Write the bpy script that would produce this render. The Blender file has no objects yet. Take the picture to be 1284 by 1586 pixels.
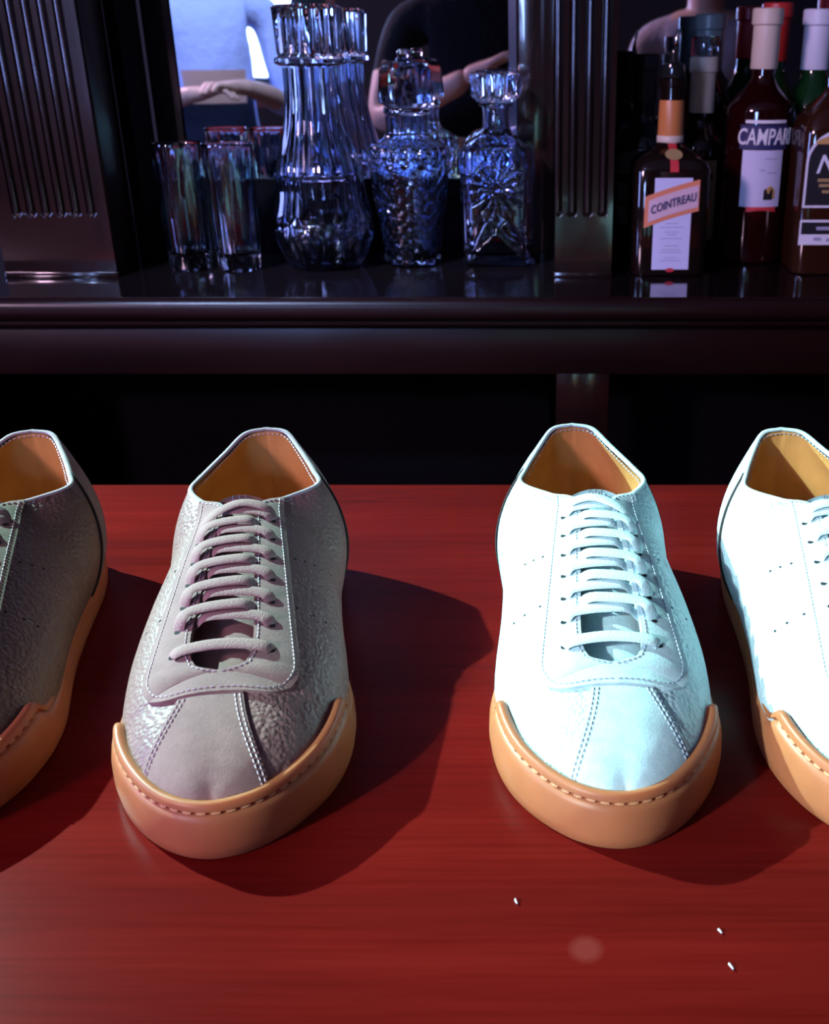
import bpy, bmesh, math, random
import numpy as np
from mathutils import Vector, Matrix
from mathutils.bvhtree import BVHTree
random.seed(4); rng = np.random.default_rng(4)
sc = bpy.context.scene
COL = sc.collection
CT = 1.08            # height of the bar top
R = math.radians

# ------------------------------------------------------------------ camera
cam = bpy.data.cameras.new('camera'); cam_o = bpy.data.objects.new('camera', cam); COL.objects.link(cam_o)
cam_o.location = (0, 0, CT + .324); cam_o.rotation_euler = (R(90 - 24), 0, 0)
cam.sensor_fit = 'HORIZONTAL'; cam.sensor_width = 36; cam.lens = 36 * 1650 / 1284
cam.shift_x = -(830 - 642) / 1284; cam.clip_start = .02
cam.dof.use_dof = True; cam.dof.focus_distance = .60; cam.dof.aperture_fstop = 20
sc.camera = cam_o
# ------------------------------------------------------------------ world, lights, exposure
w = bpy.data.worlds.new('world'); sc.world = w; w.use_nodes = True
w.node_tree.nodes['Background'].inputs[0].default_value = (.55, .62, 1, 1)
w.node_tree.nodes['Background'].inputs[1].default_value = .02
sc.view_settings.view_transform = 'Standard'; sc.view_settings.look = 'None'
sc.view_settings.exposure = 0; sc.view_settings.gamma = 1; sc.view_settings.use_curve_mapping = False

def aim(o, to):
    o.rotation_euler = (Vector(to) - o.location).to_track_quat('-Z', 'Y').to_euler()
def lamp(name, typ, loc, to, energy, color, **kw):
    l = bpy.data.lights.new(name, typ); l.energy = energy; l.color = color
    for k, v in kw.items(): setattr(l, k, v)
    o = bpy.data.objects.new(name, l); COL.objects.link(o); o.location = loc; aim(o, to); return o
# hard key from the upper left, a little behind the shoes
lamp('key_spot', 'SPOT', (-1.62, 1.40, CT + 1.22), (-.12, .52, CT), 720, (.52, 1, .95), spot_size=R(27.5), spot_blend=.15, shadow_soft_size=.012)
# daylight through the left window (low, from the viewer's left) and through the window behind the people
lamp('left_window_daylight', 'AREA', (-2.36, -1.6, CT + 1.36), (-.1, .45, CT), 66, (1.0, .62, .92), shape='RECTANGLE', size=.4, size_y=.4)
lamp('left_window_beam', 'SPOT', (-2.3, -1.55, CT + 1.40), (.130, .485, CT + .04), 560, (.55, 1, .95), spot_size=R(5.7), spot_blend=.3, shadow_soft_size=.015)
lamp('front_window_daylight', 'AREA', (-1.40, -2.55, 1.62), (-.9, 1, 1.3), 80, (.30, .45, 1), shape='RECTANGLE', size=.60, size_y=.76)
lamp('side_window_daylight', 'AREA', (-2.38, .38, CT + .55), (-.3, .9, CT + .15), 34, (.28, .36, 1), shape='RECTANGLE', size=.5, size_y=.7)
lamp('added_crystal_fill', 'SPOT', (-.95, -.25, 2.62), (-.24, 1.27, CT + .22), 330, (.42, .56, 1), spot_size=R(17), spot_blend=.5, shadow_soft_size=.09)  # blue spot added for sparkle in the crystal, not a known fixture
lamp('added_people_fill', 'SPOT', (-.70, -.10, 2.7), (-.82, -1.0, 1.25), 190, (.42, .58, 1), spot_size=R(52), spot_blend=.5, shadow_soft_size=.05)  # extra fill added to brighten the mirrored people, stands for no actual lamp

# ------------------------------------------------------------------ helpers
def tag(o, label=None, cat=None, group=None, kind=None):
    if label: o['label'] = label
    if cat: o['category'] = cat
    if group: o['group'] = group
    if kind: o['kind'] = kind
    return o
def thing(name, label, cat, loc=(0, 0, 0), rz=0, group=None):
    o = bpy.data.objects.new(name, None); COL.objects.link(o); o.empty_display_size = .05
    o.location = loc; o.rotation_euler = (0, 0, rz); return tag(o, label, cat, group)
def mesh(name, V, F, m, parent=None, smooth=True, angle=None, kind=None, label=None):
    me = bpy.data.meshes.new(name); me.from_pydata([tuple(map(float, v)) for v in V], [], [tuple(map(int, f)) for f in F])
    me.update()
    if m: me.materials.append(m)
    if smooth:
        for p in me.polygons: p.use_smooth = True
        if angle is not None: me.set_sharp_from_angle(angle=R(angle))
    o = bpy.data.objects.new(name, me); COL.objects.link(o)
    if parent: o.parent = parent
    if kind: o['kind'] = kind
    if label: o['label'] = label
    return o
def bmo(name, bm, m, parent=None, smooth=False, angle=None, kind=None):
    bmesh.ops.recalc_face_normals(bm, faces=bm.faces)
    me = bpy.data.meshes.new(name); bm.to_mesh(me); bm.free()
    if m: me.materials.append(m)
    if smooth:
        for p in me.polygons: p.use_smooth = True
        if angle is not None: me.set_sharp_from_angle(angle=R(angle))
    o = bpy.data.objects.new(name, me); COL.objects.link(o)
    if parent: o.parent = parent
    if kind: o['kind'] = kind
    return o
def add_box(bm, x0, x1, y0, y1, z0, z1, bev=0, seg=2):
    r = bmesh.ops.create_cube(bm, size=1)
    vs = r['verts']
    for v in vs: v.co = Vector((x0 + (v.co.x + .5) * (x1 - x0), y0 + (v.co.y + .5) * (y1 - y0), z0 + (v.co.z + .5) * (z1 - z0)))
    if bev:
        es = list({e for v in vs for e in v.link_edges})
        bmesh.ops.bevel(bm, geom=es, offset=bev, segments=seg, affect='EDGES', profile=.5)
def box(name, b, m, parent=None, bev=.002, seg=2):
    bm = bmesh.new(); add_box(bm, *b, bev, seg); return bmo(name, bm, m, parent, True, 40)
def struct(o, kind='structure'):
    o['kind'] = kind; return o
def dup(root, loc, rz, label):
    r = root.copy(); COL.objects.link(r); r.location = loc; r.rotation_euler = (0, 0, rz); r['label'] = label
    for ch in list(root.children):
        c = ch.copy(); COL.objects.link(c); c.parent = r
        for g in list(ch.children):
            d = g.copy(); COL.objects.link(d); d.parent = c
    return r
def cr(P, n):
    """catmull-rom through rows of P at n even parameters"""
    P = np.asarray(P, float); k = len(P) - 1
    return crat(P, np.linspace(0, k, n))
def crat(P, t):
    P = np.asarray(P, float); t = np.atleast_1d(np.asarray(t, float)); k = len(P) - 1
    i = np.clip(np.floor(t).astype(int), 0, k - 1); f = (t - i)[:, None]
    Q = np.vstack([2 * P[0] - P[1], P, 2 * P[-1] - P[-2]])
    a, b, c, d = Q[i], Q[i + 1], Q[i + 2], Q[i + 3]
    return .5 * (2 * b + (c - a) * f + (2 * a - 5 * b + 4 * c - d) * f ** 2 + (3 * b - a - 3 * c + d) * f ** 3)
def resample(P, n, closed=False):
    P = np.asarray(P, float)
    if closed: P = np.vstack([P, P[:1]])
    d = np.r_[0, np.cumsum(np.linalg.norm(np.diff(P, axis=0), axis=1))]
    t = np.linspace(0, d[-1], n + (1 if closed else 0))
    if closed: t = t[:-1]
    return np.stack([np.interp(t, d, P[:, j]) for j in range(P.shape[1])], 1)
def gridfaces(n, m, off=0, wrap=False, flip=False):
    F = []
    for i in range(n - 1 + (1 if wrap else 0)):
        i2 = (i + 1) % n
        for j in range(m - 1):
            q = [off + i * m + j, off + i2 * m + j, off + i2 * m + j + 1, off + i * m + j + 1]
            F.append(q[::-1] if flip else q)
    return F
def tubemesh(P, r, n=8, ry=None, up=None, caps=True):
    """tube of (elliptic) section along points P; returns V, F"""
    P = np.asarray(P, float); T = np.gradient(P, axis=0); T /= np.linalg.norm(T, axis=1)[:, None] + 1e-12
    V = []
    ref = np.array([0, 0, 1.]) if up is None else None
    rr = np.broadcast_to(np.asarray(r, float), (len(P),)); ry_ = rr if ry is None else np.broadcast_to(np.asarray(ry, float), (len(P),))
    for i in range(len(P)):
        u = up[i] if up is not None else ref
        b = np.cross(T[i], u)
        if np.linalg.norm(b) < 1e-5: b = np.cross(T[i], [1., 0, 0])
        b /= np.linalg.norm(b); nn = np.cross(b, T[i])
        for k in range(n):
            a = 2 * math.pi * k / n
            V.append(P[i] + b * math.cos(a) * rr[i] + nn * math.sin(a) * ry_[i])
    F = []
    for i in range(len(P) - 1):
        for k in range(n):
            F.append((i * n + k, i * n + (k + 1) % n, (i + 1) * n + (k + 1) % n, (i + 1) * n + k))
    if caps: F += [tuple(range(n))[::-1], tuple((len(P) - 1) * n + k for k in range(n))]
    return V, F
def lathe(prof, n=48, fn=None, inner=None, close=True):
    """profile rows (r, z); fn(r, z, angle)->r"""
    V = []
    for r, z in prof:
        for k in range(n):
            a = 2 * math.pi * k / n
            rr = fn(r, z, a) if fn else r
            V.append((rr * math.cos(a), rr * math.sin(a), z))
    m = len(prof); F = []
    for i in range(m - 1):
        for k in range(n):
            F.append((i * n + k, i * n + (k + 1) % n, (i + 1) * n + (k + 1) % n, (i + 1) * n + k))
    if close: F += [tuple(range(n))[::-1], tuple((m - 1) * n + k for k in range(n))]
    return V, F

# ------------------------------------------------------------------ materials
def mat(name, color=(.5, .5, .5), rough=.5, metal=0, spec=.5, trans=0, ior=1.45, coat=0, sss=0, sss_rad=(.01, .004, .002), emit=None):
    m = bpy.data.materials.new(name); m.use_nodes = True; b = m.node_tree.nodes['Principled BSDF']
    b.inputs['Base Color'].default_value = (*color, 1); b.inputs['Roughness'].default_value = rough
    b.inputs['Metallic'].default_value = metal; b.inputs['Specular IOR Level'].default_value = spec
    b.inputs['Transmission Weight'].default_value = trans; b.inputs['IOR'].default_value = ior
    b.inputs['Coat Weight'].default_value = coat; b.inputs['Coat Roughness'].default_value = .06
    b.inputs['Subsurface Weight'].default_value = sss; b.inputs['Subsurface Radius'].default_value = sss_rad; b.inputs['Subsurface Scale'].default_value = 1
    if emit: b.inputs['Emission Color'].default_value = (*emit[0], 1); b.inputs['Emission Strength'].default_value = emit[1]
    return m
def nd(m, t, **kw):
    n = m.node_tree.nodes.new(t)
    for k, v in kw.items():
        if k in n.inputs: n.inputs[k].default_value = v
        else: setattr(n, k, v)
    return n
def lk(m, a, b): m.node_tree.links.new(a, b)
def coords(m, scale=(1, 1, 1), rot=(0, 0, 0)):
    tc = nd(m, 'ShaderNodeTexCoord'); mp = nd(m, 'ShaderNodeMapping'); mp.inputs['Scale'].default_value = scale; mp.inputs['Rotation'].default_value = rot
    lk(m, tc.outputs['Object'], mp.inputs['Vector']); return mp.outputs['Vector']
def bump(m, h, strength, dist):
    b = nd(m, 'ShaderNodeBump'); b.inputs['Strength'].default_value = strength; b.inputs['Distance'].default_value = dist
    lk(m, h, b.inputs['Height']); lk(m, b.outputs['Normal'], m.node_tree.nodes['Principled BSDF'].inputs['Normal']); return b
def ramp(m, fac, stops):
    r = nd(m, 'ShaderNodeValToRGB'); e = r.color_ramp.elements
    while len(e) < len(stops): e.new(.5)
    for i, (p, c) in enumerate(stops): e[i].position = p; e[i].color = (*c, 1)
    lk(m, fac, r.inputs['Fac']); return r.outputs['Color']
def noise(m, vec, scale, detail=4, rough=.5, dist=0):
    n = nd(m, 'ShaderNodeTexNoise', Scale=scale, Detail=detail, Roughness=rough, Distortion=dist); lk(m, vec, n.inputs['Vector']); return n.outputs['Fac']
def base(m, colsock): lk(m, colsock, m.node_tree.nodes['Principled BSDF'].inputs['Base Color'])

def wood(name, c0, c1, rough, coat, scale=(1, 12, 12), nscale=3.0, c2=None):
    m = mat(name, c0, rough, coat=coat, spec=.4); v = coords(m, scale)
    n = noise(m, v, nscale, 6, .6, .4)
    base(m, ramp(m, n, [(.3, c0), (.55, c1), (.75, c2 or c0)])); 
    n2 = noise(m, coords(m, tuple(s * 6 for s in scale)), 6, 4, .6)
    bump(m, n2, .05, .001); return m
def leather(name, c, rough=.42, peb=.75, spec=.5):
    m = mat(name, c, rough, spec=spec); v = coords(m)
    vo = nd(m, 'ShaderNodeTexVoronoi', Scale=430.0, feature='SMOOTH_F1'); vo.inputs['Smoothness'].default_value = .35
    wn = nd(m, 'ShaderNodeTexNoise', Scale=90.0, Detail=2.0); lk(m, v, wn.inputs['Vector'])
    mx = nd(m, 'ShaderNodeVectorMath', operation='MULTIPLY_ADD'); lk(m, wn.outputs['Color'], mx.inputs[0]); mx.inputs[1].default_value = (.004, .004, .004); lk(m, v, mx.inputs[2])
    lk(m, mx.outputs[0], vo.inputs['Vector'])
    iv = nd(m, 'ShaderNodeMath', operation='MULTIPLY'); lk(m, vo.outputs['Distance'], iv.inputs[0]); iv.inputs[1].default_value = -1
    bump(m, iv.outputs[0], peb, .0009)
    cn = noise(m, v, 40, 3); base(m, ramp(m, cn, [(.3, tuple(x * .92 for x in c)), (.7, c)]))
    return m
def suede(name, c, strength=.5):
    m = mat(name, c, .85, spec=.15); v = coords(m)
    n = noise(m, v, 900, 4, .7); bump(m, n, strength, .0005)
    cn = noise(m, v, 120, 4, .7); base(m, ramp(m, cn, [(.3, tuple(x * .82 for x in c)), (.7, tuple(min(1, x * 1.06) for x in c))]))
    m.node_tree.nodes['Principled BSDF'].inputs['Sheen Weight'].default_value = .25
    return m
def woven(name, c):
    m = mat(name, c, .8, spec=.2); v = coords(m)
    n = noise(m, v, 1100, 2, .6); bump(m, n, .6, .0006); return m
def rubber(name, c):
    m = mat(name, c, .42, spec=.3, sss=.45, sss_rad=(.012, .004, .0015)); v = coords(m)
    n = noise(m, v, 60, 3); base(m, ramp(m, n, [(.3, tuple(x * .9 for x in c)), (.7, c)])); return m
TAUPE = (.275, .152, .138); WHITE = (.53, .67, .72)
M = dict(
    t_leather=leather('taupe_pebbled_leather', TAUPE, .47, .7, .4), t_suede=suede('taupe_suede', (.300, .168, .152)), t_lace=woven('taupe_lace', (.36, .215, .20)),
    t_edge=suede('pale_raw_edge', (.42, .33, .35), .2),
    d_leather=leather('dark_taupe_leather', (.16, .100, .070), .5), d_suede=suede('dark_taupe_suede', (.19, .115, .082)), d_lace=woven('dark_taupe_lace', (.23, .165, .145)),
    w_leather=leather('white_pebbled_leather', WHITE, .40), w_suede=suede('white_suede', (.53, .66, .71)), w_lace=woven('white_lace', (.58, .71, .76)),
    w_edge=suede('white_raw_edge', (.58, .76, .77), .2), 
    gum=rubber('gum_rubber', (.42, .135, .058)), gum_dark=mat('gum_stitch', (.56, .24, .11), .6),
    lining=None, insole=suede('insole_leather', (.55, .26, .13), .15), t_thread=mat('taupe_thread', (.62, .52, .55), .7), w_thread=mat('grey_thread', (.36, .40, .48), .7),
    seam=mat('dark_seam', (.03, .02, .02), .9), hole=mat('punched_hole', (.012, .01, .012), .9), print_grey=mat('grey_print', (.2, .18, .2), .7))
m = mat('tan_lining_leather', (.72, .33, .10), .5, spec=.3); v = coords(m, (160, 160, 14)); n = noise(m, v, 1, 4, .6, .8); bump(m, n, .25, .003)
n2 = noise(m, coords(m), 35, 3); base(m, ramp(m, n2, [(.3, (.56, .25, .075)), (.7, (.68, .33, .10))])); M['lining'] = m

# red varnished bar top: long bands of grain along x, a dull round spot, worn glossy varnish
m = mat('red_varnished_wood', (.3, .02, .015), .26, spec=.05, coat=.0); v = coords(m, (.9, 9, 1))
n = noise(m, v, 2.2, 5, .55, .3); fine = noise(m, coords(m, (5, 160, 20)), 2.0, 4, .65)
c1 = ramp(m, n, [(.30, (.086, .0045, .0038)), (.5, (.120, .0052, .0041)), (.72, (.155, .0073, .0055))]); c2 = ramp(m, fine, [(.3, (.80, .72, .72)), (.6, (1, 1, 1))])
mix = nd(m, 'ShaderNodeMix', data_type='RGBA', blend_type='MULTIPLY'); mix.inputs[0].default_value = 1; lk(m, c1, mix.inputs[6]); lk(m, c2, mix.inputs[7])
sp = nd(m, 'ShaderNodeTexCoord'); vd = nd(m, 'ShaderNodeVectorMath', operation='DISTANCE'); lk(m, sp.outputs['Object'], vd.inputs[0]); vd.inputs[1].default_value = (.0195, .3095, CT)
spot = ramp(m, vd.outputs['Value'], [(.0, (1, 1, 1)), (.0050, (1, 1, 1)), (.0066, (0, 0, 0))])
mix2 = nd(m, 'ShaderNodeMix', data_type='RGBA', blend_type='MIX'); lk(m, spot, mix2.inputs[0]); lk(m, mix.outputs[2], mix2.inputs[6]); mix2.inputs[7].default_value = (.16, .018, .015, 1)
base(m, mix2.outputs[2]); bump(m, fine, .06, .0006); M['bartop'] = m
M['mahogany'] = wood('dark_mahogany', (.008, .0030, .0028), (.014, .0045, .004), .3, .0)
M['mahogany_v'] = wood('dark_mahogany_upright', (.009, .0048, .0042), (.016, .0065, .0055), .17, .9, (12, 12, 1))
M['shelf'] = wood('black_lacquered_shelf', (.008, .006, .007), (.012, .008, .008), .08, .6)
M['dark'] = mat('dark_interior', (.003, .0025, .003), .9, spec=.05)
M['mirror'] = mat('silvered_mirror', (.80, .84, .92), .015, metal=1)
M['mirror_edge'] = mat('bevelled_mirror_edge', (.55, .62, .85), .12, metal=1)
M['glass'] = mat('cut_crystal', (.72, .82, 1.0), 0.0, trans=1, ior=1.5)
M['plaster'] = mat('plaster', (.012, .012, .016), .8); v = coords(M['plaster']); bump(M['plaster'], noise(M['plaster'], v, 60, 4), .1, .002)
M['floorwood'] = wood('floor_boards', (.05, .03, .02), (.09, .05, .03), .4, .1)
M['ceil'] = mat('ceiling_paint', (.25, .24, .24), .9); bump(M['ceil'], noise(M['ceil'], coords(M['ceil']), 50), .1, .002)
M['pane'] = mat('window_glass', (.9, .95, 1), .0, trans=1, ior=1.02)
M['frame'] = wood('window_frame_wood', (.10, .05, .035), (.14, .07, .05), .4, .1)
# ------------------------------------------------------------------ room shell
X0, X1, Y0, Y1, ZC = -2.5, 2.5, -2.7, 1.75, 2.8
struct(box('floor', (X0, X1, Y0, Y1, -.05, 0), M['floorwood'], bev=0))
struct(box('ceiling', (X0, X1, Y0, Y1, ZC, ZC + .05), M['ceil'], bev=0))
struct(box('wall_back', (X0, X1, Y1, Y1 + .1, 0, ZC), M['plaster'], bev=0))
struct(box('wall_right', (X1, X1 + .1, Y0, Y1, 0, ZC), M['plaster'], bev=0))
def wall_hole(name, axis, c0, c1, a0, a1, holes):
    """wall slab between planes c0..c1 with rectangular window openings (a, a, z, z)"""
    bm = bmesh.new(); cuts = sorted(holes); segs = []; p = a0
    for h in cuts: segs += [(p, h[0], 0, ZC), (h[0], h[1], 0, h[2]), (h[0], h[1], h[3], ZC)]; p = h[1]
    segs.append((p, a1, 0, ZC))
    for s in segs:
        if axis == 'x': add_box(bm, c0, c1, s[0], s[1], s[2], s[3])
        else: add_box(bm, s[0], s[1], c0, c1, s[2], s[3])
    return struct(bmo(name, bm, M['plaster']))
WL = (-2.05, -1.15, 2.0, 2.75); WF = (-1.98, -.92, 1.1, 2.35); WS = (.02, .74, 1.2, 2.06)
wall_hole('wall_left', 'x', X0 - .1, X0, Y0, Y1, [WL, WS]); wall_hole('wall_front', 'y', Y0 - .1, Y0, X0, X1, [WF])
def window(name, axis, c, h):
    bm = bmesh.new(); t = .045
    for s in ((h[0], h[0] + t, h[2], h[3]), (h[1] - t, h[1], h[2], h[3]), (h[0] + t, h[1] - t, h[2], h[2] + t), (h[0] + t, h[1] - t, h[3] - t, h[3])):
        if axis == 'x': add_box(bm, c - .03, c + .03, s[0], s[1], s[2], s[3], .003)
        else: add_box(bm, s[0], s[1], c - .03, c + .03, s[2], s[3], .003)
    f = struct(bmo(name, bm, M['frame']))
    p = (c - .003, c + .003, h[0] + t, h[1] - t, h[2] + t, h[3] - t) if axis == 'x' else (h[0] + t, h[1] - t, c - .003, c + .003, h[2] + t, h[3] - t)
    box('window_pane', p, M['pane'], f, bev=0)
window('window_1', 'x', X0 - .06, WL); window('window_2', 'y', Y0 - .06, WF); window('window_3', 'x', X0 - .06, WS)

# ------------------------------------------------------------------ bar counter
BY = .783
bar = thing('bar_counter', 'red varnished wooden bar counter carrying the row of four sneakers', 'counter')
bm = bmesh.new(); add_box(bm, -1.7, 1.5, .02, BY, CT - .045, CT, .003, 3); bmo('counter_top', bm, M['bartop'], bar, True, 40)
box('counter_body', (-1.66, 1.46, .22, BY - .06, .0, CT - .045), M['mahogany'], bar)
box('foot_plinth', (-1.66, 1.46, .19, .22, .0, .10), M['mahogany'], bar)

# ------------------------------------------------------------------ back bar
SZ = CT + .080; SF = 1.084; MY = 1.345
bb = thing('back_bar_cabinet', 'dark mahogany back bar cabinet with black recesses behind the sneakers', 'cabinet')
bs = thing('back_bar_shelf', 'long black polished shelf with moulded edge carrying decanters and bottles', 'shelf')
mr = thing('wall_mirror', 'upright mirror behind the crystal decanters, reflecting people', 'mirror', (0, 0, 0))
mr2 = thing('bay_mirror', 'dim mirror at the back of the bottle bay on the right', 'mirror')
bm = bmesh.new(); add_box(bm, -1.5, 1.2, SF + .008, 1.62, SZ - .004, SZ, .0); bmo('shelf_surface', bm, M['shelf'], bs)
# moulded edge: profile in (y, z) swept along x
def sweep_x(name, prof, x0, x1, m, parent):
    n = len(prof); V = [(x, y, z) for x in (x0, x1) for y, z in prof]
    F = [(i, (i + 1) % n, n + (i + 1) % n, n + i) for i in range(n)] + [tuple(range(n))[::-1], tuple(range(n, 2 * n))]
    bm_ = bmesh.new(); vs = [bm_.verts.new(v) for v in V]
    for f in F: bm_.faces.new([vs[i] for i in f])
    return bmo(name, bm_, m, parent, True, 30)
arc = [(SF + .010 - .010 * math.sin(a) , SZ - .010 + .010 * math.cos(a)) for a in np.linspace(0, math.pi / 2, 6)]
arc2 = [(SF + .008 - .008 * math.cos(a), SZ - .016 - .008 * math.sin(a)) for a in np.linspace(0, math.pi / 2, 6)]
prof = [(SF + .06, SZ - .0002)] + arc + [(SF, SZ - .014)] + arc2 + [(SF + .012, SZ - .026), (SF + .012, SZ - .030), (SF + .020, SZ - .036), (SF + .06, SZ - .036)]
sweep_x('shelf_moulding', prof, -1.5, 1.2, M['mahogany'], bs)
box('frieze_rail', (-1.5, 1.2, SF + .026, SF + .055, SZ - .088, SZ - .0365), M['mahogany'], bb)
for x0, x1 in ((-1.5, -.595), (.022, .080), (.86, 1.2)):
    box('cabinet_stile', (x0, x1, SF + .027, SF + .055, .08, SZ - .086), M['mahogany_v'], bb)
box('cabinet_back', (-1.5, 1.2, 1.55, 1.57, .08, SZ - .037), M['dark'], bb, bev=0)
box('cabinet_base', (-1.5, 1.2, SF + .06, 1.57, .0, .08), M['mahogany'], bb)
for x0, x1 in ((-.592, .018), (.084, .855)):
    d = box('cabinet_door', (x0, x1, SF + .16, SF + .175, .09, SZ - .088), M['dark'], bb)
def pilaster(x0, x1, y, flutes, pitch, w, xs):
    """fluted board: height field with round-ended grooves, z from shelf up"""
    z0, z1, zf = SZ, CT + .62, SZ + .066
    xsamp = np.unique(np.r_[np.linspace(x0, x1, 14), np.concatenate([np.linspace(c - w, c + w, 17) for c in xs])]); xsamp = xsamp[(xsamp >= x0) & (xsamp <= x1)]
    zs = np.r_[np.linspace(z0, zf - .002, 4), np.linspace(zf, zf + w * 1.5, 8), np.linspace(zf + w * 2, z1, 8)]
    V = []
    for x in xsamp:
        for z in zs:
            d = 0
            for c in xs:
                zz = max(0, (zf + w) - z); r = math.hypot(x - c, zz)
                if r < w: d = max(d, .0030 * math.sin(min(1, (w - r) / (w * .55)) * math.pi) if r > w * .45 else 0)
                if r < w * .5: d = -.0018 * math.sqrt(max(0, 1 - (r / (w * .5)) ** 2))
            V.append((x, y + d, z))
    F = gridfaces(len(xsamp), len(zs))
    bm_ = bmesh.new(); vs = [bm_.verts.new(v) for v in V]
    for f in F: bm_.faces.new([vs[i] for i in f])
    p = bmo('pilaster_face', bm_, M['mahogany_v'], None, True, 50); return p
for x0, x1, xs, lab in ((-.589, -.4655, [-.5645 + i * .01626 for i in range(6)], 'wide fluted dark wooden pilaster at the left of the shelf'), (.0215, .0835, [.0235] + [.0395 + .0165 * i for i in range(3)], 'narrow fluted dark wooden pilaster between decanters and bottles')):
    pl = thing('fluted_pilaster', lab, 'pilaster', group='pilasters')
    box('pilaster_board', (x0, x1, 1.19 + .007, 1.19 + .075, SZ, CT + .62), M['mahogany'], pl)
    pf = pilaster(x0, x1, 1.19, 0, 0, .0052, xs if x0 < 0 else xs[1:] + xs[:1]); pf.parent = pl
    box('pilaster_base', (x0 - .001, x1 + .001, 1.1885, 1.2, SZ, SZ + .006), M['mahogany_v'], pl, bev=.001)
    if x0 < 0: box('side_panel', (-.4655, -.452, 1.265, MY - .009, SZ, CT + .62), M['dark'], pl); box('outer_side_panel', (-.587, -.575, 1.266, 1.62, SZ, CT + .62), M['mahogany_v'], pl)
    else: box('side_panel', (.0235, .0815, 1.266, 1.488, SZ, CT + .62), M['mahogany_v'], pl)
box('mirror_stile', (-.021, .0215, MY - .008, MY + .02, SZ, CT + .62), M['mahogany_v'], mr)
box('mirror_rail', (-.452, -.021, MY - .006, MY + .02, SZ, SZ + .088), M['dark'], mr)
box('mirror_backing', (.084, 1.17, 1.50, 1.515, SZ, CT + .62), M['dark'], mr2)
struct(box('trim_1', (-.62, 1.2, 1.16, 1.62, CT + .62, CT + .70), M['mahogany']))
struct(box('trim_2', (1.18, 1.2, 1.20, 1.62, SZ, CT + .62), M['mahogany_v']))
# mirrors
box('mirror_plate', (-.452, -.0225, MY, MY + .006, SZ + .088, CT + .62), M['mirror'], mr, bev=0)
for x in (-.0255,):
    bm = bmesh.new(); vs = [bm.verts.new(c) for c in ((x - .006, MY - .0004, SZ + .09), (x + .003, MY - .004, SZ + .09), (x + .003, MY - .004, CT + .618), (x - .006, MY - .0004, CT + .618))]; bm.faces.new(vs)
    r = bmesh.ops.extrude_face_region(bm, geom=list(bm.faces)); 
    for v_ in [g for g in r['geom'] if isinstance(g, bmesh.types.BMVert)]: v_.co.y = MY + .001
    bmo('bevel_strip', bm, M['mirror_edge'], mr)
box('mirror_plate', (.085, 1.17, 1.49, 1.4995, SZ + .10, CT + .62), M['mirror'], mr2, bev=0)

# ------------------------------------------------------------------ sneakers
# outline points B and upper-edge points E per station; u runs heel to toe, v to the outer side
LAT = [ # Bu, Bv, Eu, Ev, Ez, p, q, bulge
 (0, 0, .006, 0, .0950, 1.2, 2.0, .002), (.007, .022, .0100, .0130, .0936, 1.2, 2.0, .004), (.027, .0360, .026, .0225, .0875, 1.2, 2.0, .007),
 (.058, .0410, .050, .0320, .0815, 1.3, 1.9, .010), (.083, .0420, .068, .0350, .0795, 1.4, 1.8, .011), (.100, .0425, .086, .0185, .0795, 1.5, 1.7, .0115),
 (.115, .0430, .100, .0025, .0800, 1.6, 1.6, .0115), (.150, .0455, .142, .0040, .0720, 1.7, 1.6, .010), (.180, .0500, .181, .0065, .0630, 1.8, 1.65, .0075), (.200, .0530, .207, .0080, .0570, 1.9, 1.75, .004),
 (.222, .0530, .2225, .0060, .0535, 2, 1.85, .001), (.240, .0500, .2275, -.006, .0525, 2, 1.9, 0), (.256, .0445, .2390, -.006, .0495, 2, 2, 0), (.269, .0370, .2510, -.006, .0457, 2, 2, 0),
 (.280, .0280, .2625, -.006, .0413, 2, 2, 0), (.289, .0175, .2725, -.006, .0367, 2, 2, 0), (.2945, .0065, .2815, -.006, .0310, 2, 2, 0), (.2965, -.004, .2890, -.006, .0240, 2, 2, 0)]
MED = [
 (0, 0, .006, 0, .0950, 1.2, 2.0, .002), (.007, -.022, .0100, -.0130, .0936, 1.2, 2.0, .004), (.027, -.036, .026, -.0240, .0875, 1.2, 2.0, .007),
 (.058, -.041, .050, -.0360, .0818, 1.3, 1.9, .010), (.083, -.0430, .068, -.0405, .0800, 1.4, 1.8, .011), (.100, -.0445, .086, -.0315, .0795, 1.5, 1.7, .0115),
 (.115, -.047, .100, -.0175, .0800, 1.6, 1.6, .012), (.150, -.0520, .142, -.0190, .0720, 1.7, 1.6, .011), (.180, -.0570, .181, -.0205, .0630, 1.8, 1.65, .008), (.200, -.0600, .207, -.0215, .0570, 1.9, 1.75, .004),
 (.222, -.0600, .2225, -.018, .0535, 2, 1.85, .001), (.240, -.0575, .2275, -.006, .0525, 2, 1.9, 0), (.256, -.0515, .2390, -.006, .0495, 2, 2, 0), (.269, -.0440, .2510, -.006, .0457, 2, 2, 0),
 (.280, -.0355, .2625, -.006, .0413, 2, 2, 0), (.289, -.0255, .2725, -.006, .0367, 2, 2, 0), (.2945, -.0150, .2815, -.006, .0310, 2, 2, 0), (.2965, -.004, .2890, -.006, .0240, 2, 2, 0)]
LAT, MED = np.array(LAT), np.array(MED)
ZB, INSET = .012, .0032
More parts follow.
